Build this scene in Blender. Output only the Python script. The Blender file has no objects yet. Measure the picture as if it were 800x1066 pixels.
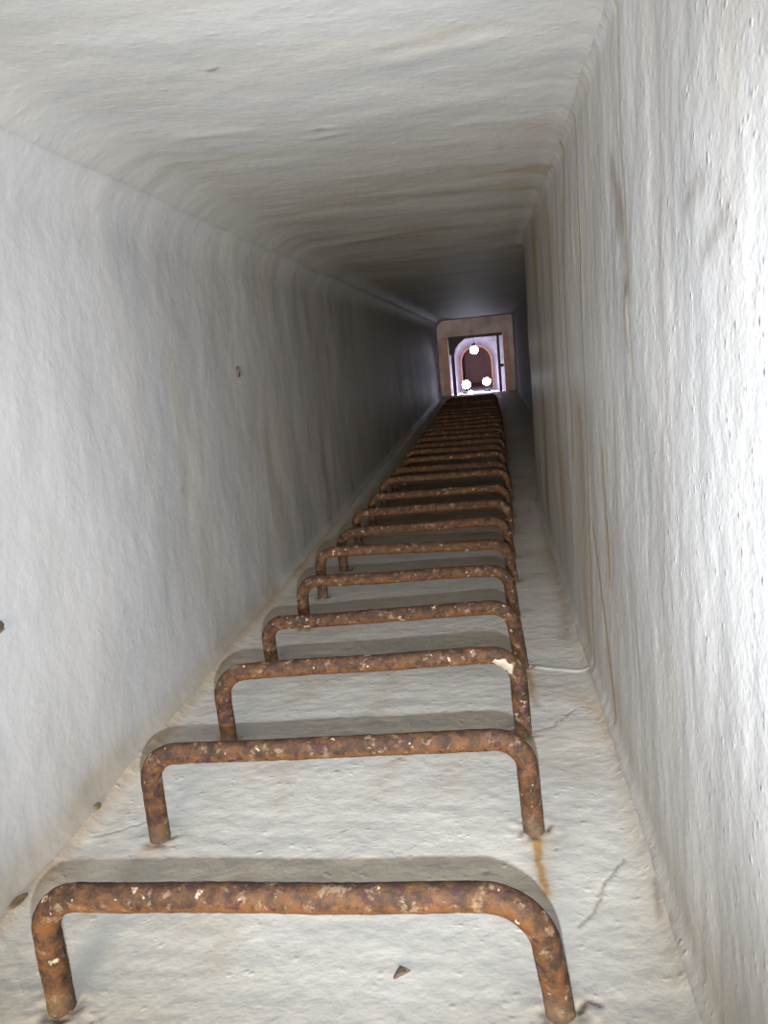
import bpy, bmesh, math, random
from mathutils import Vector, Matrix, noise

random.seed(7)
SC = bpy.context.scene
COL = SC.collection

# ------------------------------------------------------------------ helpers
def link(o, parent=None):
    COL.objects.link(o)
    if parent is not None:
        o.parent = parent
    return o

def tag(o, label=None, cat=None, group=None, kind=None):
    if label: o['label'] = label
    if cat: o['category'] = cat
    if group: o['group'] = group
    if kind: o['kind'] = kind
    return o

def mesh_obj(name, verts, faces, mat, parent=None, smooth=True, attrs=None):
    me = bpy.data.meshes.new(name)
    me.from_pydata(verts, [], faces)
    if smooth:
        me.polygons.foreach_set('use_smooth', [True] * len(me.polygons))
    if attrs:
        for k, vals in attrs.items():
            a = me.attributes.new(k, 'FLOAT', 'POINT')
            a.data.foreach_set('value', vals)
    me.materials.append(mat)
    me.update()
    return link(bpy.data.objects.new(name, me), parent)

def bm_obj(name, bm, mat, parent=None, smooth=False):
    me = bpy.data.meshes.new(name)
    bm.normal_update()
    bm.to_mesh(me); bm.free()
    if smooth:
        me.polygons.foreach_set('use_smooth', [True] * len(me.polygons))
    me.materials.append(mat)
    return link(bpy.data.objects.new(name, me), parent)

def empty(name, loc):
    o = bpy.data.objects.new(name, None)
    o.empty_display_size = .05
    o.location = loc
    return link(o)

def add_box(bm, x0, x1, y0, y1, z0, z1, bev=0.0):
    r = bmesh.ops.create_cube(bm, size=1.0)
    vs = r['verts']
    for v in vs:
        v.co = Vector(((x0+x1)/2 + v.co.x*(x1-x0), (y0+y1)/2 + v.co.y*(y1-y0), (z0+z1)/2 + v.co.z*(z1-z0)))
    if bev:
        es = list({e for v in vs for e in v.link_edges})
        bmesh.ops.bevel(bm, geom=es, offset=bev, segments=2, affect='EDGES')

def add_lathe(bm, prof, n=24, origin=(0, 0, 0), axis='Z'):
    """prof: list of (r, h)"""
    rings = []
    ox, oy, oz = origin
    for r, h in prof:
        ring = []
        for k in range(n):
            a = 2*math.pi*k/n
            c, s = r*math.cos(a), r*math.sin(a)
            if axis == 'Z': p = (ox+c, oy+s, oz+h)
            else: p = (ox+c, oy+h, oz+s)
            ring.append(bm.verts.new(p))
        rings.append(ring)
    for a, b in zip(rings, rings[1:]):
        for k in range(n):
            bm.faces.new((a[k], a[(k+1) % n], b[(k+1) % n], b[k]))
    bm.faces.new(list(reversed(rings[0]))); bm.faces.new(rings[-1])
    bmesh.ops.recalc_face_normals(bm, faces=bm.faces[:])

def ns(x, y, z, s=1.0):
    return noise.noise((x*s, y*s, z*s))

def fbm(x, y, z, s, o=3):
    t, a, n = 0.0, 1.0, 0.0
    for _ in range(o):
        t += a*noise.noise((x*s, y*s, z*s)); n += a
        a *= .5; s *= 2.03
    return t/n

def sst(a, b, x):
    if a == b: return float(x > a)
    t = max(0.0, min(1.0, (x-a)/(b-a)))
    return t*t*(3-2*t)

def seg_dist(p, a, b):
    ax, ay = a; bx, by = b
    dx, dy = bx-ax, by-ay
    L = dx*dx+dy*dy
    t = 0 if L == 0 else max(0, min(1, ((p[0]-ax)*dx+(p[1]-ay)*dy)/L))
    return math.hypot(p[0]-ax-t*dx, p[1]-ay-t*dy), t

def poly_dist(p, pts):
    return min(seg_dist(p, a, b)[0] for a, b in zip(pts, pts[1:]))

class Path:
    """polyline with a bounding box so that most vertices are skipped quickly"""
    def __init__(s, pts, w, amt, pad=3.0):
        s.pts, s.w, s.amt = pts, w, amt
        m = w*pad
        s.bb = (min(p[0] for p in pts)-m, max(p[0] for p in pts)+m, min(p[1] for p in pts)-m, max(p[1] for p in pts)+m)
    def at(s, u, v):
        b = s.bb
        if u < b[0] or u > b[1] or v < b[2] or v > b[3]: return 0.0
        d = poly_dist((u, v), s.pts)
        return s.amt*math.exp(-(d/s.w)**2)

# ------------------------------------------------------------------ materials
def new_mat(name):
    m = bpy.data.materials.new(name)
    m.use_nodes = True
    nt = m.node_tree
    bsdf = next(n for n in nt.nodes if n.type == 'BSDF_PRINCIPLED')
    return m, nt, bsdf

class NB:
    def __init__(s, nt): s.nt = nt; s.n = nt.nodes; s.l = nt.links
    def add(s, t, **kw):
        nd = s.n.new(t)
        for k, v in kw.items(): setattr(nd, k, v)
        return nd
    def lk(s, a, b): s.l.new(a, b)
    def noise(s, vec, scale, detail=4, rough=.55, dist=0.0):
        nd = s.add('ShaderNodeTexNoise')
        nd.inputs['Scale'].default_value = scale
        nd.inputs['Detail'].default_value = detail
        nd.inputs['Roughness'].default_value = rough
        nd.inputs['Distortion'].default_value = dist
        s.lk(vec, nd.inputs['Vector']); return nd.outputs['Fac']
    def mapping(s, vec, scale=(1, 1, 1), loc=(0, 0, 0)):
        nd = s.add('ShaderNodeMapping')
        nd.inputs['Scale'].default_value = scale
        nd.inputs['Location'].default_value = loc
        s.lk(vec, nd.inputs['Vector']); return nd.outputs['Vector']
    def ramp(s, fac, stops):
        nd = s.add('ShaderNodeValToRGB')
        els = nd.color_ramp.elements
        while len(els) < len(stops): els.new(.5)
        for e, (p, c) in zip(els, stops):
            e.position = p
            e.color = (c, c, c, 1) if isinstance(c, (int, float)) else (*c, 1)
        s.lk(fac, nd.inputs['Fac']); return nd.outputs['Color']
    def mix(s, fac, a, b):
        nd = s.add('ShaderNodeMix', data_type='RGBA')
        for sock, v in ((nd.inputs['Factor'], fac), (nd.inputs[6], a), (nd.inputs[7], b)):
            if hasattr(v, 'links') or isinstance(v, bpy.types.NodeSocket): s.lk(v, sock)
            else: sock.default_value = v if isinstance(v, float) else (*v, 1)
        return nd.outputs[2]
    def math(s, op, a, b=0.0, c=None):
        nd = s.add('ShaderNodeMath', operation=op)
        for i, v in enumerate((a, b, c)):
            if v is None: continue
            if isinstance(v, bpy.types.NodeSocket): s.lk(v, nd.inputs[i])
            else: nd.inputs[i].default_value = v
        return nd.outputs[0]
    def pos(s): return s.add('ShaderNodeNewGeometry').outputs['Position']
    def attr(s, name):
        nd = s.add('ShaderNodeAttribute'); nd.attribute_name = name
        return nd.outputs['Fac']

def plaster(name, streak_scale, streak_amt, bump_fine, bump_scale, base=(.80, .80, .79), gloss=.52, seed=0.0, warm=(.45, .40, .30), peb=.35, stain=(.27, .205, .11)):
    """limewashed concrete: white paint with damp stains, streaks and glossy lumps; 'rust' and 'dirt' are vertex masks of stains"""
    m, nt, b = new_mat(name)
    k = NB(nt)
    P = k.mapping(k.pos(), loc=(seed, seed*1.7, seed*.6))
    st = k.noise(k.mapping(P, scale=streak_scale), 1.0, 4, .6, .3)
    stm = k.ramp(st, [(.47, 0), (.74, 1)])
    mott = k.noise(P, 14, 3, .65)
    fine = k.noise(P, 52, 3, .65)
    col = k.mix(k.ramp(mott, [(.3, 0), (.75, .55)]), base, tuple(c*.90 for c in base))
    col = k.mix(k.math('MULTIPLY', stm, streak_amt), col, tuple(c*.93 for c in warm))
    mod = k.math('ADD', .55, k.math('MULTIPLY', fine, .9))
    ru = k.math('MULTIPLY', k.attr('rust'), mod)
    col = k.mix(k.math('MINIMUM', ru, 1.0), col, stain)
    di = k.math('MULTIPLY', k.attr('dirt'), mod)
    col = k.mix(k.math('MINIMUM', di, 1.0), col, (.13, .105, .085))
    k.lk(col, b.inputs['Base Color'])
    rg = k.math('ADD', gloss-.10, k.math('MULTIPLY', mott, .25))
    k.lk(rg, b.inputs['Roughness'])
    b.inputs['Specular IOR Level'].default_value = .36
    # relief: brushed paint plus lumps
    n1 = k.noise(P, bump_scale, 3, .6)
    v = k.add('ShaderNodeTexVoronoi')
    v.inputs['Scale'].default_value = bump_scale*2.1
    k.lk(P, v.inputs['Vector'])
    lump = k.ramp(v.outputs['Distance'], [(.0, 1), (.38, 0)])
    lump.node.color_ramp.interpolation = 'EASE'
    gate = k.ramp(n1, [(.48, 0), (.62, 1)])
    h = k.math('ADD', n1, k.math('MULTIPLY', k.math('MULTIPLY', lump, gate), peb))
    h = k.math('ADD', h, k.math('MULTIPLY', k.noise(P, bump_scale*5, 1, .6), .14))
    bp = k.add('ShaderNodeBump')
    bp.inputs['Strength'].default_value = 1.0
    bp.inputs['Distance'].default_value = bump_fine
    k.lk(h, bp.inputs['Height'])
    k.lk(bp.outputs['Normal'], b.inputs['Normal'])
    return m

def rust_mat(name, bright=1.0):
    m, nt, b = new_mat(name)
    k = NB(nt)
    P = k.pos()
    n1 = k.noise(P, 62, 5, .68, .15)
    c = k.ramp(n1, [(.30, (.017, .011, .009)), (.45, (.040, .022, .014)), (.55, (.068, .034, .018)), (.66, (.092, .044, .019)), (.78, (.09, .058, .036))])
    nz = k.add('ShaderNodeSeparateXYZ'); k.lk(k.add('ShaderNodeNewGeometry').outputs['Normal'], nz.inputs[0])
    und = k.ramp(k.math('SUBTRACT', k.math('MULTIPLY', n1, 1.1), k.math('MULTIPLY', nz.outputs['Z'], .55)), [(.46, 0), (.78, .75)])
    c = k.mix(und, c, (.125, .055, .018))                                      # fresh orange rust, mostly underneath
    n2 = k.noise(k.mapping(P, loc=(5, 3, 1)), 75, 4, .6, .2)
    c = k.mix(k.ramp(n2, [(.56, 0), (.64, .9)]), c, (.036, .014, .018))       # purple-brown scale
    # remains of pale paint
    n3 = k.noise(k.mapping(P, loc=(1, 8, 4)), 58, 5, .66, .2)
    c = k.mix(k.ramp(n3, [(.57, 0), (.66, .7)]), c, (.20, .15, .105))
    n4 = k.noise(k.mapping(P, loc=(9, 2, 7)), 70, 3, .6)
    c = k.mix(k.ramp(n4, [(.65, 0), (.71, .85)]), c, (.46, .39, .31))
    c = k.mix(k.attr('paint'), c, (.17, .135, .105))
    k.lk(c, b.inputs['Base Color'])
    b.inputs['Roughness'].default_value = .72
    b.inputs['Metallic'].default_value = 0.0
    b.inputs['Specular IOR Level'].default_value = .3
    h = k.math('ADD', k.noise(P, 120, 5, .7), k.math('MULTIPLY', n1, .8))
    bp = k.add('ShaderNodeBump'); bp.inputs['Strength'].default_value = .9; bp.inputs['Distance'].default_value = .0022
    k.lk(h, bp.inputs['Height']); k.lk(bp.outputs['Normal'], b.inputs['Normal'])
    return m

def simple(name, col, rough=.6, var=.25, scale=9, metallic=0.0, bump=.004):
    m, nt, b = new_mat(name)
    k = NB(nt)
    n = k.noise(k.pos(), scale, 5, .6)
    c = k.mix(k.ramp(n, [(.3, 0), (.7, 1)]), tuple(x*(1-var) for x in col), tuple(min(1, x*(1+var)) for x in col))
    k.lk(c, b.inputs['Base Color'])
    b.inputs['Roughness'].default_value = rough
    b.inputs['Metallic'].default_value = metallic
    bp = k.add('ShaderNodeBump'); bp.inputs['Distance'].default_value = bump; bp.inputs['Strength'].default_value = .6
    k.lk(n, bp.inputs['Height']); k.lk(bp.outputs['Normal'], b.inputs['Normal'])
    return m

def brick_mat(name, c1, c2, mortar):
    m, nt, b = new_mat(name)
    k = NB(nt)
    P = k.pos()
    br = k.add('ShaderNodeTexBrick')
    br.inputs['Color1'].default_value = (*c1, 1); br.inputs['Color2'].default_value = (*c2, 1)
    br.inputs['Mortar'].default_value = (*mortar, 1)
    br.inputs['Scale'].default_value = 4.0
    k.lk(k.mapping(P, scale=(1, 1, 1)), br.inputs['Vector'])
    n = k.noise(P, 7, 4)
    k.lk(k.mix(k.ramp(n, [(.35, 0), (.7, .5)]), br.outputs['Color'], (.50, .23, .27)), b.inputs['Base Color'])
    b.inputs['Roughness'].default_value = .8
    return m

def glow(name, col, strength):
    m, nt, b = new_mat(name)
    b.inputs['Base Color'].default_value = (.9, .9, .9, 1)
    b.inputs['Emission Color'].default_value = (*col, 1)
    b.inputs['Emission Strength'].default_value = strength
    return m

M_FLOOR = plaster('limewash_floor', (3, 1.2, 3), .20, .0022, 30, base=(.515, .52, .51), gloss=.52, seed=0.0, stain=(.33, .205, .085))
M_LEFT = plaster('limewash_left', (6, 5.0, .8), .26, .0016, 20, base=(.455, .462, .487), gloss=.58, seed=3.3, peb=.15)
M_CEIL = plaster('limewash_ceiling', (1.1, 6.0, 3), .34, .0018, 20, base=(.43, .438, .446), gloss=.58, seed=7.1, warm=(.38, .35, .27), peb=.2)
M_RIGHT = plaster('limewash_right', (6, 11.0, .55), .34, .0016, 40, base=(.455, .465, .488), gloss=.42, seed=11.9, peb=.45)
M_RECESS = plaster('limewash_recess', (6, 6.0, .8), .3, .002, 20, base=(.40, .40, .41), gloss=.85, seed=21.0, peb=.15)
M_RUST = rust_mat('rusted_iron')
M_PAINT = simple('old_white_paint', (.34, .30, .25), .5, .15, 60, bump=.001)
M_DARKSTEEL = simple('dark_rusted_steel', (.05, .032, .03), .6, .3, 30)
M_PINK = simple('pink_primed_timber', (.62, .40, .37), .7, .2, 14)
M_CHAMBER = simple('whitewashed_rock', (.56, .50, .56), .7, .35, 5, bump=.03)
M_ARCH = simple('whitewashed_arch', (.34, .29, .35), .65, .35, 9, bump=.01)
M_BRICK = brick_mat('gallery_brick', (.62, .33, .40), (.68, .38, .44), (.6, .42, .50))
M_CHIP = simple('dark_chip', (.10, .075, .06), .8, .35, 90, bump=.001)
M_CHIP2 = simple('brown_chip', (.13, .10, .055), .8, .3, 90, bump=.001)
M_BULB = glow('lamp_glow', (.80, .84, 1.0), 60.0)
M_CABLE = simple('black_cable', (.03, .03, .03), .6, .2, 20)

# ------------------------------------------------------------------ shaft geometry (metres; y runs up the shaft, rungs stand on z = 0)
XL, XR, HC = -.648, .168, 1.021
Y_STEP, XR2, Y_END = 3.30, .385, 11.5
Y_BACK = -.40

def ylist(fine, y0, y1, grow, cap=.12):
    ys = []
    y = Y_BACK
    while y < y0-.15: ys.append(y); y += .16
    y = y0-.1
    while y < y1: ys.append(y); y += fine
    s = fine
    while y < Y_END: ys.append(y); s = min(cap, s*grow); y += s
    ys.append(Y_END)
    return ys

def lin(a, b, step):
    n = max(2, int(round((b-a)/step)))
    return [a+(b-a)*i/n for i in range(n+1)]

def grid_faces(nu, nv, flip=False):
    f = []
    for j in range(nv-1):
        for i in range(nu-1):
            q = (j*nu+i, j*nu+i+1, (j+1)*nu+i+1, (j+1)*nu+i)
            f.append(q[::-1] if flip else q)
    return f

def cove(t, r):
    """inward offset of a surface at distance t from a rounded corner of radius r (past 45 degrees it goes on behind the other surface)"""
    if t >= r: return 0.0
    t45 = r*(1-math.cos(math.pi/4))
    if t < t45:
        return r-math.sqrt(max(0, r*r-(r-t45)**2)) - (t45-t)*.2
    return r-math.sqrt(max(0, r*r-(r-t)**2))

RUNG = [  # foot left (x,y), foot right (x,y), bar corner heights and x: measured from the photograph
    ((-.494, .700), (.032, .703), (-.496, .134), (.014, .129)),
    ((-.509, 1.006), (.022, 1.014), (-.507, .132), (.017, .134)),
    ((-.499, 1.302), (.021, 1.301), (-.501, .131), (.016, .142)),
    ((-.502, 1.625), (.032, 1.592), (-.504, .110), (.017, .130)),
    ((-.492, 1.900), (.029, 1.918), (-.488, .120), (.015, .115)),
    ((-.495, 2.142), (.036, 2.200), (-.491, .134), (.022, .111)),
    ((-.479, 2.415), (.040, 2.465), (-.484, .124), (.021, .120)),
    ((-.484, 2.750), (.044, 2.765), (-.488, .118), (.036, .118)),
    ((-.472, 3.040), (.050, 3.065), (-.474, .120), (.042, .118)),
]
rr = random.Random(21)
while len(RUNG) < 28:
    i = len(RUNG)
    y = .70+.3012*i
    t = min(1, (i-7)/12)
    xl = -.468+.035*t+rr.uniform(-.012, .012)
    xr = .052+.03*t+rr.uniform(-.008, .008)
    a, b = rr.uniform(-.007, .007), rr.uniform(-.007, .007)
    RUNG.append(((xl, y+a), (xr, y+b), (xl+rr.uniform(-.005, .004), .120+rr.uniform(-.005, .006)), (xr-.008, .120+rr.uniform(-.005, .006))))

FEET = [f for r in RUNG[:9] for f in (r[0], r[1])]

# floor -------------------------------------------------------------
F_RUST = [
    Path([(.022, 1.005), (.0235, .96), (.021, .945), (.025, .93), (.024, .915), (.027, .90), (.029, .885)], .0045, .95),
    Path([(.024, 1.0), (.026, .93), (.030, .88)], .014, .30),
    Path([(.040, 1.56), (.044, 1.49), (.041, 1.45), (.050, 1.40)], .006, .55),
    Path([(.036, 1.585), (.048, 1.47)], .018, .28),
    Path([(-.506, 1.0), (-.522, .948), (-.516, .917), (-.54, .84)], .012, .28),
    Path([(-.640, .70), (-.634, .95), (-.628, 1.25), (-.636, 1.8), (-.64, 3.2)], .014, .42),
    Path([(-.60, .92), (-.585, 1.0), (-.60, 1.10)], .012, .12),
    Path([(-.364, .92), (-.350, .83), (-.342, .76)], .018, .16),
    Path([(-.36, 1.28), (-.37, 1.2), (-.35, 1.08)], .016, .14),
    Path([(-.20, 1.31), (-.19, 1.22), (-.21, 1.1)], .022, .16),
    Path([(-.23, 1.58), (-.25, 1.5), (-.24, 1.36)], .022, .18),
    Path([(-.40, 1.60), (-.41, 1.48)], .03, .2),
    Path([(-.09, 1.28), (-.10, 1.12)], .03, .13),
    Path([(.158, .75), (.155, 1.1), (.160, 1.6), (.150, 2.3), (.16, 3.2)], .020, .20),
    Path([(.12, 1.45), (.15, 1.36), (.165, 1.27)], .018, .25),
]
for (fx, fy) in FEET:
    F_RUST.append(Path([(fx, fy), (fx+.002, fy-.02)], .022, .30))
def ragged(pts, w, amt, seed, j=.0035, n=7):
    q = random.Random(seed); out = []
    for a, b in zip(pts, pts[1:]):
        for k in range(n):
            f = k/n
            out.append((a[0]+(b[0]-a[0])*f+(q.uniform(-j, j) if k else 0), a[1]+(b[1]-a[1])*f+(q.uniform(-j, j) if k else 0)))
    return Path(out+[pts[-1]], w, amt)
F_DIRT = [
    ragged([(.035, 1.303), (.069, 1.322), (.097, 1.361), (.116, 1.387)], .0019, .6, 1),
    ragged([(.060, .828), (.082, .858), (.096, .895), (.129, .948)], .0018, .60, 2),
    Path([(.046, .704), (.052, .711), (.056, .718), (.062, .716), (.068, .713)], .0032, .95),
    ragged([(-.612, 1.014), (-.587, 1.027), (-.550, 1.051)], .0017, .55, 3),
    Path([(.160, 1.55), (.164, 1.40), (.166, 1.27)], .006, .5),
    Path([(.163, 1.20), (.166, 1.15)], .006, .5),
    Path([(.045, .99), (.06, 1.0)], .008, .35),
    Path([(.150, .84), (.157, .90)], .004, .4),
    Path([(.130, 1.75), (.15, 1.95), (.158, 2.3), (.162, 2.9)], .018, .35),
    Path([(.155, .75), (.158, .95), (.160, 1.3)], .010, .14),
]
rs = random.Random(5)
for (fx, fy) in FEET:
    for q in range(5):
        a = rs.uniform(0, 6.28)
        F_DIRT.append(Path([(fx+.017*math.cos(a), fy+.017*math.sin(a)), (fx+.023*math.cos(a+.4), fy+.021*math.sin(a+.4))], .0035, rs.uniform(.3, .85)))
for q in range(46):
    x, y = rs.uniform(-.6, .16), rs.uniform(.62, 2.4)
    F_DIRT.append(Path([(x, y), (x+rs.uniform(-.004, .004), y+rs.uniform(-.003, .003))], rs.uniform(.0014, .0032), rs.uniform(.4, .9)))

def make_floor():
    xs = lin(XL-.06, .21, .0034) + lin(.23, .46, .03)
    ys = ylist(.0032, .62, 1.65, 1.025)
    v, ru, di = [], [], []
    ridge = Path([(.030, 1.600), (.060, 1.588), (.098, 1.575), (.173, 1.543)], .005, .0028)
    sc1 = F_DIRT[1]
    for y in ys:
        near = y < 3.4
        rA = [p for p in F_RUST if p.bb[2] <= y <= p.bb[3]]
        dA = [p for p in F_DIRT if p.bb[2] <= y <= p.bb[3]]
        for x in xs:
            z = .006*fbm(x, y, 0, 2.6, 2) + .0022*fbm(x, y, 3, 12, 3)
            if near:
                z += .0007*fbm(x, y, 5, 55, 2)
                # trowelled ridges across the floor
                z += .0005*ns(x*5, y*40, 1.0)
                for (fx, fy) in FEET:
                    d = math.hypot(x-fx, y-fy)
                    if d < .07:
                        z += .0018*math.exp(-((d-.024)/.014)**2)*(1+ns(x, y, 2, 70))
                z += ridge.at(x, y)
            z += cove(x-XL, .045)
            if y < Y_STEP+.02: z += cove(XR-x, .035)
            r = sum(p.at(x, y) for p in rA); d = sum(p.at(x, y) for p in dA)
            # damp yellow patches between the rungs and along the right-hand corner
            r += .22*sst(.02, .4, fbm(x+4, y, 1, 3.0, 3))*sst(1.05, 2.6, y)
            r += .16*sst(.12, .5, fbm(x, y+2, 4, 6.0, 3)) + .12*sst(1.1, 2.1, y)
            if y > 2.4:   # shade in the gaps between the far rungs, painted into both stain masks
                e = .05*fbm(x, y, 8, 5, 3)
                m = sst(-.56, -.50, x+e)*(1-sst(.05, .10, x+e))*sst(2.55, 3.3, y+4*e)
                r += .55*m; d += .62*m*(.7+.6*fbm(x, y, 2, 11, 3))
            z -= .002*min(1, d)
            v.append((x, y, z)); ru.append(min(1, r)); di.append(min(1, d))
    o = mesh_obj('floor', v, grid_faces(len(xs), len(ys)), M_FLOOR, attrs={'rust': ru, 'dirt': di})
    return tag(o, kind='structure')
make_floor()

# ceiling -----------------------------------------------------------
def make_ceiling():
    xs = lin(XL-.04, .21, .012) + lin(.23, .46, .03)
    ys = ylist(.010, .60, 3.4, 1.03)
    marks = [Path([(-.318, 1.09), (-.309, 1.086)], .0035, .8), Path([(-.251, 1.416), (-.240, 1.412)], .005, .9), Path([(-.325, .985), (-.322, 1.05), (-.325, 1.09)], .003, .35),
             Path([(-.452, 1.42), (-.43, 1.45)], .004, .3)]
    brown = [Path([(-.10, 1.10), (-.039, 1.092), (-.003, 1.075)], .014, .22), Path([(-.45, 1.15), (-.40, 1.16)], .03, .12),
             Path([(-.2, 1.62), (.0, 1.66)], .05, .16), Path([(-.3, 1.95), (.0, 1.9)], .08, .2), Path([(.05, 1.72), (.056, 1.66)], .008, .35)]
    lumps = [Path([(-.26, 1.405), (-.22, 1.41)], .007, .002), Path([(-.45, 1.36), (-.36, 1.37)], .018, .002), Path([(-.335, .97), (-.318, 1.09)], .0035, .0022), Path([(-.27, 1.47), (-.22, 1.455)], .010, .0018), Path([(-.08, 1.15), (.02, 1.12)], .022, .0015)]
    v, ru, di = [], [], []
    for y in ys:
        for x in xs:
            dz = .008*fbm(x, y, 9, 2.2, 2) + .0020*fbm(x*.6, y*1.3, 7, 7, 2)
            if y < 4.5: dz += .0005*fbm(x*.6, y*1.4, 7, 30, 2)
            dz += cove(x-XL, .13)
            if y < Y_STEP+.02: dz += cove(XR-x, .030)
            dz += sum(p.at(x, y) for p in lumps)
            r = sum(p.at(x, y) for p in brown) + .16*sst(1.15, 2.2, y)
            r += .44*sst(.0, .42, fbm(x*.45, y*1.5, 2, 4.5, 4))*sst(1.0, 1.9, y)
            d = sum(p.at(x, y) for p in marks)
            v.append((x, y, HC-dz)); ru.append(min(1, r)*sst(.0, .22, x-XL)); di.append(min(1, d))
    o = mesh_obj('ceiling', v, grid_faces(len(xs), len(ys), True), M_CEIL, attrs={'rust': ru, 'dirt': di})
    return tag(o, kind='structure')
make_ceiling()

# left wall ---------------------------------------------------------
def make_left():
    zs = lin(-.06, HC+.04, .010)
    ys = ylist(.010, .55, 3.4, 1.03)
    marks = [Path([(.655, .27), (.66, .262)], .003, .3)]
    rl = random.Random(9)
    for q in range(26):
        y, z = rl.uniform(.8, 2.6), rl.uniform(.08, .95)
        marks.append(Path([(y, z), (y+rl.uniform(-.004, .004), z+rl.uniform(-.008, .008))], rl.uniform(.002, .004), rl.uniform(.25, .7)))
    brown = [Path([(.6, .01), (.9, .025), (1.2, .02), (2.2, .02)], .03, .42), Path([(1.05, .045), (1.2, .05)], .02, .2)]
    for q in range(16):
        y = rl.uniform(1.5, 4.5); z = rl.uniform(.25, .95); L = rl.uniform(.15, .45)
        brown.append(Path([(y, z), (y+rl.uniform(-.02, .02), z-L*.5), (y+rl.uniform(-.02, .02), z-L)], rl.uniform(.012, .035), rl.uniform(.08, .24)))
    v, ru, di = [], [], []
    for y in ys:
        bA = [p for p in brown if p.bb[0] <= y <= p.bb[1]]
        mA = [p for p in marks if p.bb[0] <= y <= p.bb[1]]
        for z in zs:
            dx = .009*fbm(1, y, z, 2.4, 2) + .0020*fbm(4, y, z*.7, 8, 2)
            if y < 4.5: dx += .0005*fbm(4, y*1.3, z*.7, 32, 2)
            dx += cove(z, .045) + cove(HC-z, .13)
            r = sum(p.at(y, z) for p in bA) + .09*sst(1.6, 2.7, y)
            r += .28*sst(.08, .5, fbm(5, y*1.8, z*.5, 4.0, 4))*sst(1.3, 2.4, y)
            d = sum(p.at(y, z) for p in mA)
            v.append((XL+dx, y, z)); ru.append(min(1, r)); di.append(min(1, d))
    o = mesh_obj('wall_left', v, grid_faces(len(zs), len(ys), False), M_LEFT, attrs={'rust': ru, 'dirt': di})
    return tag(o, kind='structure')
make_left()

# right wall: the near part ends in a vertical arris, beyond it the shaft widens -------------
def make_right():
    zs = lin(-.05, HC+.05, .0075)
    prof = []   # (x, y, inward normal)
    ys = [y for y in ylist(.0075, .42, 1.9, 1.03) if y < Y_STEP-.035]
    for y in ys: prof.append((XR, y, (-1, 0)))
    R = .03
    for i in range(0, 9):
        a = math.pi/2*i/8
        prof.append((XR+R-R*math.cos(a), Y_STEP-R+R*math.sin(a), (-math.cos(a), math.sin(a))))
    nn = len(prof)
    for x in lin(XR+R+.02, XR2-.02, .03): prof.append((x, Y_STEP, (0, 1)))
    for y in lin(Y_STEP, Y_END, .08): prof.append((XR2, y, (-1, 0)))
    lines = [Path([(1.463, 1.0), (1.463, .914), (1.477, .681), (1.515, .424), (1.550, .174), (1.529, .03)], .0075, .50),
             Path([(.998, 1.02), (1.018, .848), (1.002, .773), (.992, .66), (.986, .60)], .0055, .34),
             Path([(1.672, 1.02), (1.73, .9), (1.765, .80), (1.78, .4)], .012, .40),
             Path([(1.206, .901), (1.185, .786), (1.182, .672)], .005, .30),
             Path([(1.29, .47), (1.295, .425), (1.299, .268)], .016, .26), Path([(1.285, .36), (1.297, .25), (1.30, .18)], .005, .35),
             Path([(1.078, .331), (1.039, .238), (1.005, .093)], .006, .22),
             Path([(1.48, .306), (1.37, .179), (1.28, .033)], .012, .45),
             Path([(2.1, .9), (2.1, .2)], .06, .28), Path([(2.6, .95), (2.65, .15)], .09, .30), Path([(1.9, .9), (1.88, .1)], .012, .25),
             Path([(2.35, .9), (2.36, .2)], .015, .25), Path([(1.62, .5), (1.60, .03)], .05, .28), Path([(1.36, .10), (1.2, .05), (.9, .035), (.72, .05), (.5, .08)], .04, .13)]
    smear = [Path([(1.085, .845), (1.06, .81), (1.055, .775)], .020, .34), Path([(1.03, .80), (1.012, .75), (1.0, .70)], .014, .30),
             Path([(1.012, .70), (1.02, .655), (1.01, .63)], .009, .30), Path([(.655, .755), (.675, .752), (.705, .745)], .010, .22),
             Path([(.602, .722), (.63, .712), (.662, .701)], .010, .20), Path([(.61, .745), (.62, .735)], .006, .2), Path([(1.25, .30), (1.26, .26)], .003, .3)]
    def build(name, prof, mat):
      v, ru, di = [], [], []
      for (x, y, n) in prof:
          lA = [p for p in lines if p.bb[0] <= y <= p.bb[1]] if n == (-1, 0) and y < Y_STEP-.05 else []
          sA = [p for p in smear if p.bb[0] <= y <= p.bb[1]] if n == (-1, 0) else []
          near = y < Y_STEP+.001 and x < XR+.1
          for z in zs:
              d = .007*fbm(8, y, z, 2.4, 2) + .002*fbm(8, y*1.4, z*.6, 9, 2)
              if near and y < 2.6:
                  d += .0006*fbm(8, y*1.3, z*.8, 46, 2)
                  d += .0018*max(0, fbm(2, y*1.3, z*.9, 62, 2)-.25)
                  d += .0004*ns(y*38, z*2.2, 3)
              d += cove(z, .035) + cove(HC-z, .030)
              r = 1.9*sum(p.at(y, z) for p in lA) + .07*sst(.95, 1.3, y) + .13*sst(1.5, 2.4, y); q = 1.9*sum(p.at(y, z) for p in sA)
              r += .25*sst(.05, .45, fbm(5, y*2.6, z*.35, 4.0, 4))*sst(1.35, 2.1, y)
              d -= .0010*min(1, r)*(1 if near else 0)
              v.append((x+n[0]*d, y+n[1]*d, z)); ru.append(min(1, r)); di.append(min(1, q))
      o = mesh_obj(name, v, grid_faces(len(zs), len(prof), True), mat, attrs={'rust': ru, 'dirt': di})
      return tag(o, kind='structure')
    build('wall_right', prof[:nn], M_RIGHT)
    build('wall_right_far', prof[nn-1:], M_RECESS)
make_right()

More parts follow.
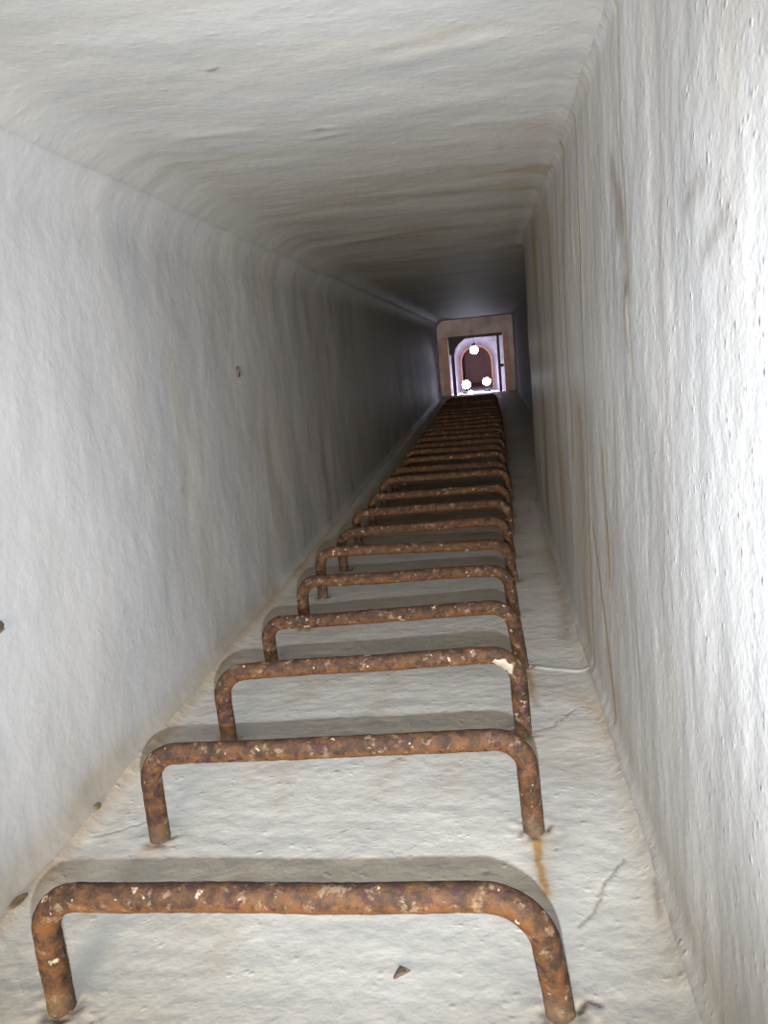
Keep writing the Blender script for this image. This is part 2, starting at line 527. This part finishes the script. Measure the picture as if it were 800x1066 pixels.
# ------------------------------------------------------------------ rungs
TUBE_R = .0146
def rung_path(i, step):
    (lx, ly), (rx, ry), (cx, ch), (dx, dh) = RUNG[i]
    A = Vector((lx, ly, -.03)); D = Vector((rx, ry, -.03))
    B = Vector((cx, ly, ch)); C = Vector((dx, ry, dh))
    rl, rr_ = (.042, .062) if i == 0 else (.040, .044)
    if i in (2, 6): rl = .046
    def fillet(P0, P1, P2, r):
        u = (P0-P1).normalized(); w = (P2-P1).normalized()
        ang = u.angle(w)
        t = r/math.tan(ang/2)
        s, e = P1+u*t, P1+w*t
        bis = (u+w).normalized()
        ctr = P1+bis*(r/math.sin(ang/2))
        pts = []
        va, vb = s-ctr, e-ctr
        tot = va.angle(vb)
        n = max(6, int(r*tot/step))
        for q in range(n+1):
            f = q/n
            pts.append(ctr+(va*math.sin((1-f)*tot)+vb*math.sin(f*tot))/math.sin(tot))
        return pts
    f1 = fillet(A, B, C, rl); f2 = fillet(B, C, D, rr_)
    def seg(p, q):
        n = max(2, int((q-p).length/step))
        return [p.lerp(q, k/n) for k in range(n+1)]
    legL = seg(A, f1[0]); bar = f1 + seg(f1[-1], f2[0])[1:-1] + f2; legR = seg(f2[-1], D)
    def wob(p):
        a = sst(0, .04, p.z)
        return p + Vector((ns(p.x, i*3.1, p.z, 6)*.002, ns(p.x, i*3.1+9, p.z, 5)*.003, ns(p.x, i*3.1+17, 0, 5)*.003*a))
    return [[wob(p) for p in s] for s in (legL, bar, legR)]

def tube(name, pts, prev, nxt, r, nseg, mat, parent, org, cap=(False, False), pit=1.0):
    ext = ([prev] if prev else []) + pts + ([nxt] if nxt else [])
    off = 1 if prev else 0
    verts, faces, pa = [], [], []
    # frames: the rung lies nearly in one plane, so a fixed reference normal (the y axis) keeps rings aligned across parts
    for k, p in enumerate(pts):
        a = ext[max(0, k+off-1)]; b = ext[min(len(ext)-1, k+off+1)]
        t = (b-a).normalized()
        n1 = (Vector((0, 1, 0)) - t*t.y).normalized()
        n2 = t.cross(n1)
        for s in range(nseg):
            th = 2*math.pi*s/nseg
            d = n1*math.cos(th)+n2*math.sin(th)
            w = p+d*r
            rad = r*(1+pit*(.055*fbm(w.x, w.y, w.z, 26, 2)+.055*fbm(w.x, w.y, w.z, 75, 2)))
            q = p+d*rad
            verts.append((q-org)[:]); pa.append(max(0, .75*(1-sst(.0, .045, q.z)))*(.5+.5*ns(q.x, q.y, q.z, 40)))
    for k in range(len(pts)-1):
        for s in range(nseg):
            a, b = k*nseg+s, k*nseg+(s+1) % nseg
            faces.append((a, b, b+nseg, a+nseg))
    if cap[0]: faces.append(tuple(range(nseg))[::-1])
    if cap[1]: faces.append(tuple((len(pts)-1)*nseg+s for s in range(nseg)))
    return mesh_obj(name, verts, faces, mat, parent, attrs={'paint': pa})

ORD = ['nearest', 'second', 'third', 'fourth', 'fifth', 'sixth', 'seventh', 'eighth', 'ninth', 'tenth', 'eleventh', 'twelfth']
LAB = [
    'nearest and largest rusty iron rung, across the bottom, a brown flake in front of it',
    'second rusty iron rung from the viewer, with an orange rust trickle below its right foot',
    'third rusty iron rung from the viewer, white paint left on its right bend',
    'fourth rusty iron rung from the viewer, just behind the one with the white right bend',
    'fifth rusty iron rung from the viewer, its left foot just showing beneath the fourth bar',
    'sixth rusty iron rung from the viewer, left leg visible under the bar of the fifth',
    'seventh rusty iron rung from the viewer, last one with clear white floor below its bar',
    'eighth rusty iron rung from the viewer, first of the dark ones crowding together',
    'ninth rusty iron rung from the viewer, low in the dark overlapping run',
    'tenth rusty iron rung from the viewer, in the dark overlapping run',
    'eleventh rusty iron rung from the viewer, in the dark overlapping run',
    'twelfth rusty iron rung from the viewer, in the dark overlapping run',
]
def make_rung(i):
    near = i < 3
    step = .004 if near else (.006 if i < 8 else .016)
    nseg = 24 if near else (18 if i < 8 else 12)
    (lx, ly), (rx, ry) = RUNG[i][0], RUNG[i][1]
    org = Vector(((lx+rx)/2, (ly+ry)/2, 0))
    root = empty('iron_rung', org)
    lab = LAB[i] if i < len(LAB) else 'dark iron rung deep in the overlapping run just before the lit opening'
    n_from_end = len(RUNG)-i
    if i >= len(LAB):
        if n_from_end == 1: lab = 'last dark iron rung of the run, right in front of the lit opening'
    tag(root, lab, 'rung', 'iron rungs climbing the shaft')
    L, Bp, Rr = rung_path(i, step)
    tube('crossbar', Bp, L[-2], Rr[1], TUBE_R, nseg, M_RUST, root, org)
    tube('leg', L, None, Bp[1], TUBE_R, nseg, M_RUST, root, org, cap=(True, False))
    tube('leg', Rr, Bp[-2], None, TUBE_R, nseg, M_RUST, root, org, cap=(False, True))
    if i == 2:   # remains of white paint on the right-hand bend
        k0 = len(Bp)-17
        verts, faces = [], []
        m = 9
        seg_pts = Bp[k0:k0+13]
        for q, p in enumerate(seg_pts):
            t = (Bp[k0+q+1]-Bp[k0+q-1]).normalized()
            n1 = (Vector((0, 1, 0))-t*t.y).normalized(); n2 = t.cross(n1)
            wdt = 1.0*math.sin(math.pi*(q+.6)/(len(seg_pts)+.2))*(1+.35*ns(q*.7, 3, 1))
            for s in range(m):
                th = math.radians(-150) + (s/(m-1)-.5)*1.6*wdt + .25*ns(q*.5, 1, 9)
                d = n1*math.cos(th)+n2*math.sin(th)
                edge = min(1, min(s, m-1-s)/1.0)*min(1, min(q, len(seg_pts)-1-q)/1.0)
                verts.append((p+d*(TUBE_R*(.98+.115*edge))-org)[:])
        for q in range(len(seg_pts)-1):
            for s in range(m-1):
                a = q*m+s
                faces.append((a, a+1, a+m+1, a+m))
        tag(mesh_obj('paint_flake', verts, faces, M_PAINT, root), 'white flaking paint')
    return root
for i in range(len(RUNG)): make_rung(i)

# ------------------------------------------------------------------ bits and flecks
def chip(name, outline, thick, loc, basis, mat, label, cat):
    """small irregular solid: outline in the (u, v) plane of basis, n outward"""
    u, v, n = (Vector(b) for b in basis)
    bm = bmesh.new()
    lo = [bm.verts.new(u*a+v*b-n*.002) for a, b in outline]
    mid = [bm.verts.new(u*a*1.0+v*b*1.0+n*thick*.6) for a, b in outline]
    hi = [bm.verts.new(u*a*.72+v*b*.72+n*(thick*(1+.25*((k % 3)-1)))) for k, (a, b) in enumerate(outline)]
    N = len(outline)
    bm.faces.new(lo[::-1]); bm.faces.new(hi)
    for A, B in ((lo, mid), (mid, hi)):
        for k in range(N):
            bm.faces.new((A[k], A[(k+1) % N], B[(k+1) % N], B[k]))
    bmesh.ops.recalc_face_normals(bm, faces=bm.faces[:])
    o = bm_obj(name, bm, mat)
    o.location = loc
    return tag(o, label, cat)

FL = ((1, 0, 0), (0, 1, 0), (0, 0, 1))
LW = ((0, 1, 0), (0, 0, 1), (1, 0, 0))
def on_floor(x, y): return .006*fbm(x, y, 0, 2.6, 2) + .0022*fbm(x, y, 3, 12, 3)
def on_left(y, z): return XL+.009*fbm(1, y, z, 2.4, 2) + .0020*fbm(4, y, z*.7, 8, 2)
chip('rust_flake', [(-.0028, .0085), (.0015, .0065), (.0095, .0020), (.0075, .0000), (.0010, -.0045), (-.0065, -.0095), (-.0080, -.0080), (-.0055, .0010)], .0030,
     (-.134, .754, on_floor(-.134, .754)), FL, M_CHIP, 'small grey-brown triangular flake lying on the white floor in front of the nearest rung', 'debris')
chip('paint_chip', [(-.004, -.016), (.001, -.015), (.005, -.002), (.006, .014), (.003, .017), (-.001, .010), (-.005, -.002)], .003,
     (-.634, .853, .016), ((.7, 0, -.7), (0, 1, 0), (.7, 0, .7)), M_CHIP2, 'olive-brown chip in the floor corner left of the nearest rung', 'debris')
chip('rust_fleck', [(-.006, -.013), (.003, -.014), (.006, -.004), (.004, .010), (-.001, .014), (-.005, .006)], .005,
     (on_left(2.115, .641)+.002, 2.115, .641), LW, M_DARKSTEEL, 'tiny brown fleck high on the left wall, above the far rungs', 'debris')
chip('rust_fleck', [(-.012, -.006), (-.004, -.009), (.006, -.007), (.010, .000), (.005, .007), (-.006, .008)], .005,
     (on_left(.940, .351), .940, .351), LW, M_CHIP, 'dark grey fleck on the left wall at the very left edge of the picture', 'debris')
chip('paint_chip', [(-.004, -.006), (.003, -.007), (.005, .002), (.002, .008), (-.004, .004)], .003,
     (-.634, 1.071, .016), ((.7, 0, -.7), (0, 1, 0), (.7, 0, .7)), M_CHIP2, 'tiny brown chip in the floor corner left of the second rung', 'debris')

# ------------------------------------------------------------------ far end: opening, frame, lit gallery
OX0, OX1, OZ1 = -.515, .245, .80
def make_end():
    bm = bmesh.new()
    def slab(x0, x1, z0, z1): add_box(bm, x0, x1, Y_END, Y_END+.22, z0, z1)
    slab(XL-.15, OX0-.07, -.1, HC+.15); slab(OX1+.07, XR2+.15, -.1, HC+.15); slab(OX0-.07, OX1+.07, OZ1+.0, HC+.15)
    return tag(bm_obj('wall_end', bm, M_CHAMBER), kind='structure')
make_end()
def trim(name, x0, x1, z0, z1):
    bm = bmesh.new(); add_box(bm, x0, x1, Y_END-.02, Y_END+.24, z0, z1, .006)
    return tag(bm_obj(name, bm, M_PINK), kind='structure')
trim('trim_1', OX0-.08, OX0, -.02, OZ1)
trim('trim_2', OX1, OX1+.08, -.02, OZ1)

fr = tag(empty('gate_frame', ((OX0+OX1)/2, Y_END+.12, 0)), 'dark steel frame standing in the lit opening at the far end', 'frame')
o0 = fr.location
def fpart(name, x0, x1, z0, z1, y0=-.03, y1=.03):
    bm = bmesh.new(); add_box(bm, x0-o0.x, x1-o0.x, y0, y1, z0, z1, .004)
    return bm_obj(name, bm, M_DARKSTEEL, fr)
fpart('side_bar', OX0+.035, OX0+.080, -.02, .76)
fpart('side_bar', OX1-.085, OX1-.050, -.02, .76)
fpart('top_bar', OX0+.004, OX1-.004, .757, .798)
bm = bmesh.new()   # triangular plate in the upper left corner
tri = [(OX0+.01, .757), (OX0+.24, .757), (OX0+.16, .70), (OX0+.10, .63), (OX0+.082, .55), (OX0+.01, .55)]
a = [bm.verts.new((x-o0.x, -.008, z)) for x, z in tri]; b = [bm.verts.new((x-o0.x, .008, z)) for x, z in tri]
bm.faces.new(a); bm.faces.new(b[::-1])
for k in range(len(tri)): bm.faces.new((a[k], b[k], b[(k+1) % len(tri)], a[(k+1) % len(tri)]))
bmesh.ops.recalc_face_normals(bm, faces=bm.faces[:])
bm_obj('corner_plate', bm, M_DARKSTEEL, fr)
bm = bmesh.new()
add_box(bm, OX1-.052-o0.x, OX1-.005-o0.x, -.02, .02, .33, .37, .005)
bm_obj('latch', bm, M_DARKSTEEL, fr)

# chamber behind the opening, its arch and the brick gallery beyond
GF = -.085
def chamber():
    y0, y1, x0, x1, z1 = Y_END+.22, 13.5, -1.15, .80, 1.25
    def face(name, vs):
        # a subdivided rough quad
        n = 24
        A, B, C, D = (Vector(p) for p in vs)
        verts = []
        for j in range(n+1):
            for i in range(n+1):
                p = A.lerp(B, i/n).lerp(D.lerp(C, i/n), j/n)
                nn = (B-A).cross(D-A).normalized()
                e = min(i, n-i, j, n-j) > 0
                verts.append((p+nn*(.04*fbm(p.x, p.y, p.z, 3, 3) if e else 0))[:])
        return tag(mesh_obj(name, verts, grid_faces(n+1, n+1), M_CHAMBER), kind='structure')
    face('wall_chamber_left', [(x0, y0, GF), (x0, y1, GF), (x0, y1, z1), (x0, y0, z1)])
    face('wall_chamber_right', [(x1, y1, GF), (x1, y0, GF), (x1, y0, z1), (x1, y1, z1)])
    face('ceiling_chamber', [(x0, y0, z1), (x0, y1, z1), (x1, y1, z1), (x1, y0, z1)])
    face('floor_chamber', [(x0, y0, GF), (x1, y0, GF), (x1, 17.2, GF), (x0, 17.2, GF)])
    bm = bmesh.new()    # the wall under the opening, between the shaft floor and the lower chamber floor
    add_box(bm, x0, x1, Y_END+.01, Y_END+.21, GF, -.02)
    tag(bm_obj('wall_chamber_front', bm, M_CHAMBER), kind='structure')
chamber()
CX, CZ, CR = -.165, .44, .335
def arch_outline(r, zc, n=28):
    return [(CX-r, GF)] + [(CX-r*math.cos(math.pi*k/n), zc+r*math.sin(math.pi*k/n)) for k in range(n+1)] + [(CX+r, GF)]
def arch_wall():
    bm = bmesh.new()
    inn = arch_outline(CR, CZ)
    out = []
    for (x, z) in inn:
        dx, dz = x-CX, z-.3
        out.append((CX+max(-1.0, min(1.0, dx*9)), GF if z == GF else 1.3 if abs(dx) < .28 else (.3+max(0, dz)*3)))
    out[0] = (-1.2, GF); out[-1] = (.85, GF)
    yA, yB = 13.5, 14.1
    a = [bm.verts.new((x, yA, z)) for x, z in inn]; c = [bm.verts.new((x, yB, z)) for x, z in arch_outline(.262, CZ-.055)]; o = [bm.verts.new((x, yA, z)) for x, z in out]
    for k in range(len(inn)-1):
        bm.faces.new((a[k], o[k], o[k+1], a[k+1])); bm.faces.new((a[k], a[k+1], c[k+1], c[k]))
    bmesh.ops.recalc_face_normals(bm, faces=bm.faces[:])
    return tag(bm_obj('wall_arch', bm, M_ARCH), kind='structure')
arch_wall()
def gallery():
    bm = bmesh.new()
    inn = arch_outline(.27, CZ-.055)
    ys = [14.1, 15.0, 16.0, 17.0]
    rows = [[bm.verts.new((x, y, z)) for x, z in inn] for y in ys]
    for A, B in zip(rows, rows[1:]):
        for k in range(len(inn)-1): bm.faces.new((A[k], A[k+1], B[k+1], B[k]))
    bm.faces.new(rows[-1])
    bmesh.ops.recalc_face_normals(bm, faces=bm.faces[:])
    return tag(bm_obj('wall_gallery', bm, M_BRICK), kind='structure')
gallery()

def arch_rim():
    bm = bmesh.new()
    pin, pout = arch_outline(.245, CZ-.055), arch_outline(.275, CZ-.055)
    f = [[bm.verts.new((x, y, z)) for x, z in p] for p, y in ((pout, 14.06), (pin, 14.06), (pin, 14.14), (pout, 14.14))]
    for A, B in zip(f, f[1:]+f[:1]):
        for k in range(len(A)-1): bm.faces.new((A[k], A[k+1], B[k+1], B[k]))
    bmesh.ops.recalc_face_normals(bm, faces=bm.faces[:])
    return tag(bm_obj('trim_3', bm, simple('orange_brick_rim', (.62, .27, .12), .75, .2, 12)), kind='structure')
arch_rim()

def lamp(name, x, y, z, r, label, hang=None, base=None, group='lamps in the lit gallery'):
    root = tag(empty(name, (x, y, base if base is not None else z)), label, 'lamp', group)
    oz = root.location.z
    n = 12
    prof = [(max(.001, r*math.sin(math.pi*(k+.5)/n)), z-oz-r*math.cos(math.pi*(k+.5)/n)) for k in range(n)]
    bm = bmesh.new(); add_lathe(bm, prof, 20); bm_obj('bulb', bm, M_BULB, root, True)
    if hang is not None:
        bm = bmesh.new(); add_lathe(bm, [(r*.35, z-oz+r*.85), (r*.42, z-oz+r*1.05), (r*.42, z-oz+r*1.5), (r*.2, z-oz+r*1.7)], 16); bm_obj('lamp_holder', bm, M_CABLE, root, True)
        bm = bmesh.new(); add_lathe(bm, [(.006, z-oz+r*1.6), (.006, hang-oz)], 8); bm_obj('cable', bm, M_CABLE, root, True)
    else:
        bm = bmesh.new(); add_lathe(bm, [(r*.9, 0), (r*.9, .02), (r*.3, .035), (.014, .05), (.014, z-oz-r*1.4), (r*.4, z-oz-r*1.3), (r*.45, z-oz-r*.85)], 18); bm_obj('stand', bm, M_CABLE, root, True)
    return root
lamp('hanging_lamp', -.176, 13.1, .585, .062, 'bright white lamp hanging at the top of the arch beyond the opening', hang=1.25)
lamp('standing_lamp', -.340, 13.25, .054, .067, 'bright white lamp low on the left inside the opening', base=GF)
lamp('standing_lamp', -.014, 13.25, .074, .061, 'bright white lamp low on the right inside the opening', base=GF)
lamp('small_lamp', -.262, 12.5, -.035, .030, 'small white lamp below and between the two low lamps', base=GF)

# ------------------------------------------------------------------ light
l = bpy.data.lights.new('torch', 'SPOT'); l.energy = 132.0; l.color = (.93, .97, 1.0)
l.spot_size = math.radians(92); l.spot_blend = 1.0; l.shadow_soft_size = .006; l.show_cone = False
flash = link(bpy.data.objects.new('torch', l))
# unseen warm fill light well behind the camera, standing in for a room lamp
l = bpy.data.lights.new('room_lamp', 'AREA'); l.energy = 390; l.color = (1.0, .82, .55); l.shape = 'RECTANGLE'; l.size = 1.1; l.size_y = 1.2
o = bpy.data.objects.new('room_lamp', l); o.location = (-.24, -3.4, .52); o.rotation_euler = (math.radians(90), 0, 0); link(o)

w = bpy.data.worlds.new('World'); SC.world = w; w.use_nodes = True
w.node_tree.nodes['Background'].inputs[0].default_value = (.5, .5, .6, 1)
w.node_tree.nodes['Background'].inputs[1].default_value = .0

# ------------------------------------------------------------------ camera
yaw, pit, rol = -.13933593, -.18994584, .09523434
cy, sy, cp, sp, cr, sr = math.cos(yaw), math.sin(yaw), math.cos(pit), math.sin(pit), math.cos(rol), math.sin(rol)
Ry = Matrix(((cy, 0, -sy), (0, 1, 0), (sy, 0, cy))); Rx = Matrix(((1, 0, 0), (0, cp, -sp), (0, sp, cp))); Rz = Matrix(((cr, -sr, 0), (sr, cr, 0), (0, 0, 1)))
Mm = Rz @ Rx @ Ry
right, up, fwd = (Vector((r[0], r[2], r[1])) for r in Mm)
cam = bpy.data.cameras.new('Camera')
cam.sensor_fit = 'AUTO'; cam.sensor_width = 36; cam.lens = 850/1066*36
cam.clip_start = .02; cam.clip_end = 100
co = link(bpy.data.objects.new('Camera', cam))
co.matrix_world = Matrix(((right.x, up.x, -fwd.x, 0), (right.y, up.y, -fwd.y, 0), (right.z, up.z, -fwd.z, .65), (0, 0, 0, 1)))
SC.camera = co
flash.location = (.0, -.02, .56); flash.rotation_euler = (math.radians(89), 0, math.radians(9))   # the torch points up the shaft

vs = SC.view_settings
vs.view_transform = 'Standard'; vs.look = 'None'; vs.gamma = 1.0; vs.exposure = 0.0; vs.use_curve_mapping = False
SC.display_settings.display_device = 'sRGB'
SC.cycles.max_bounces = 7; SC.cycles.diffuse_bounces = 6; SC.cycles.glossy_bounces = 2
SC.cycles.caustics_reflective = False
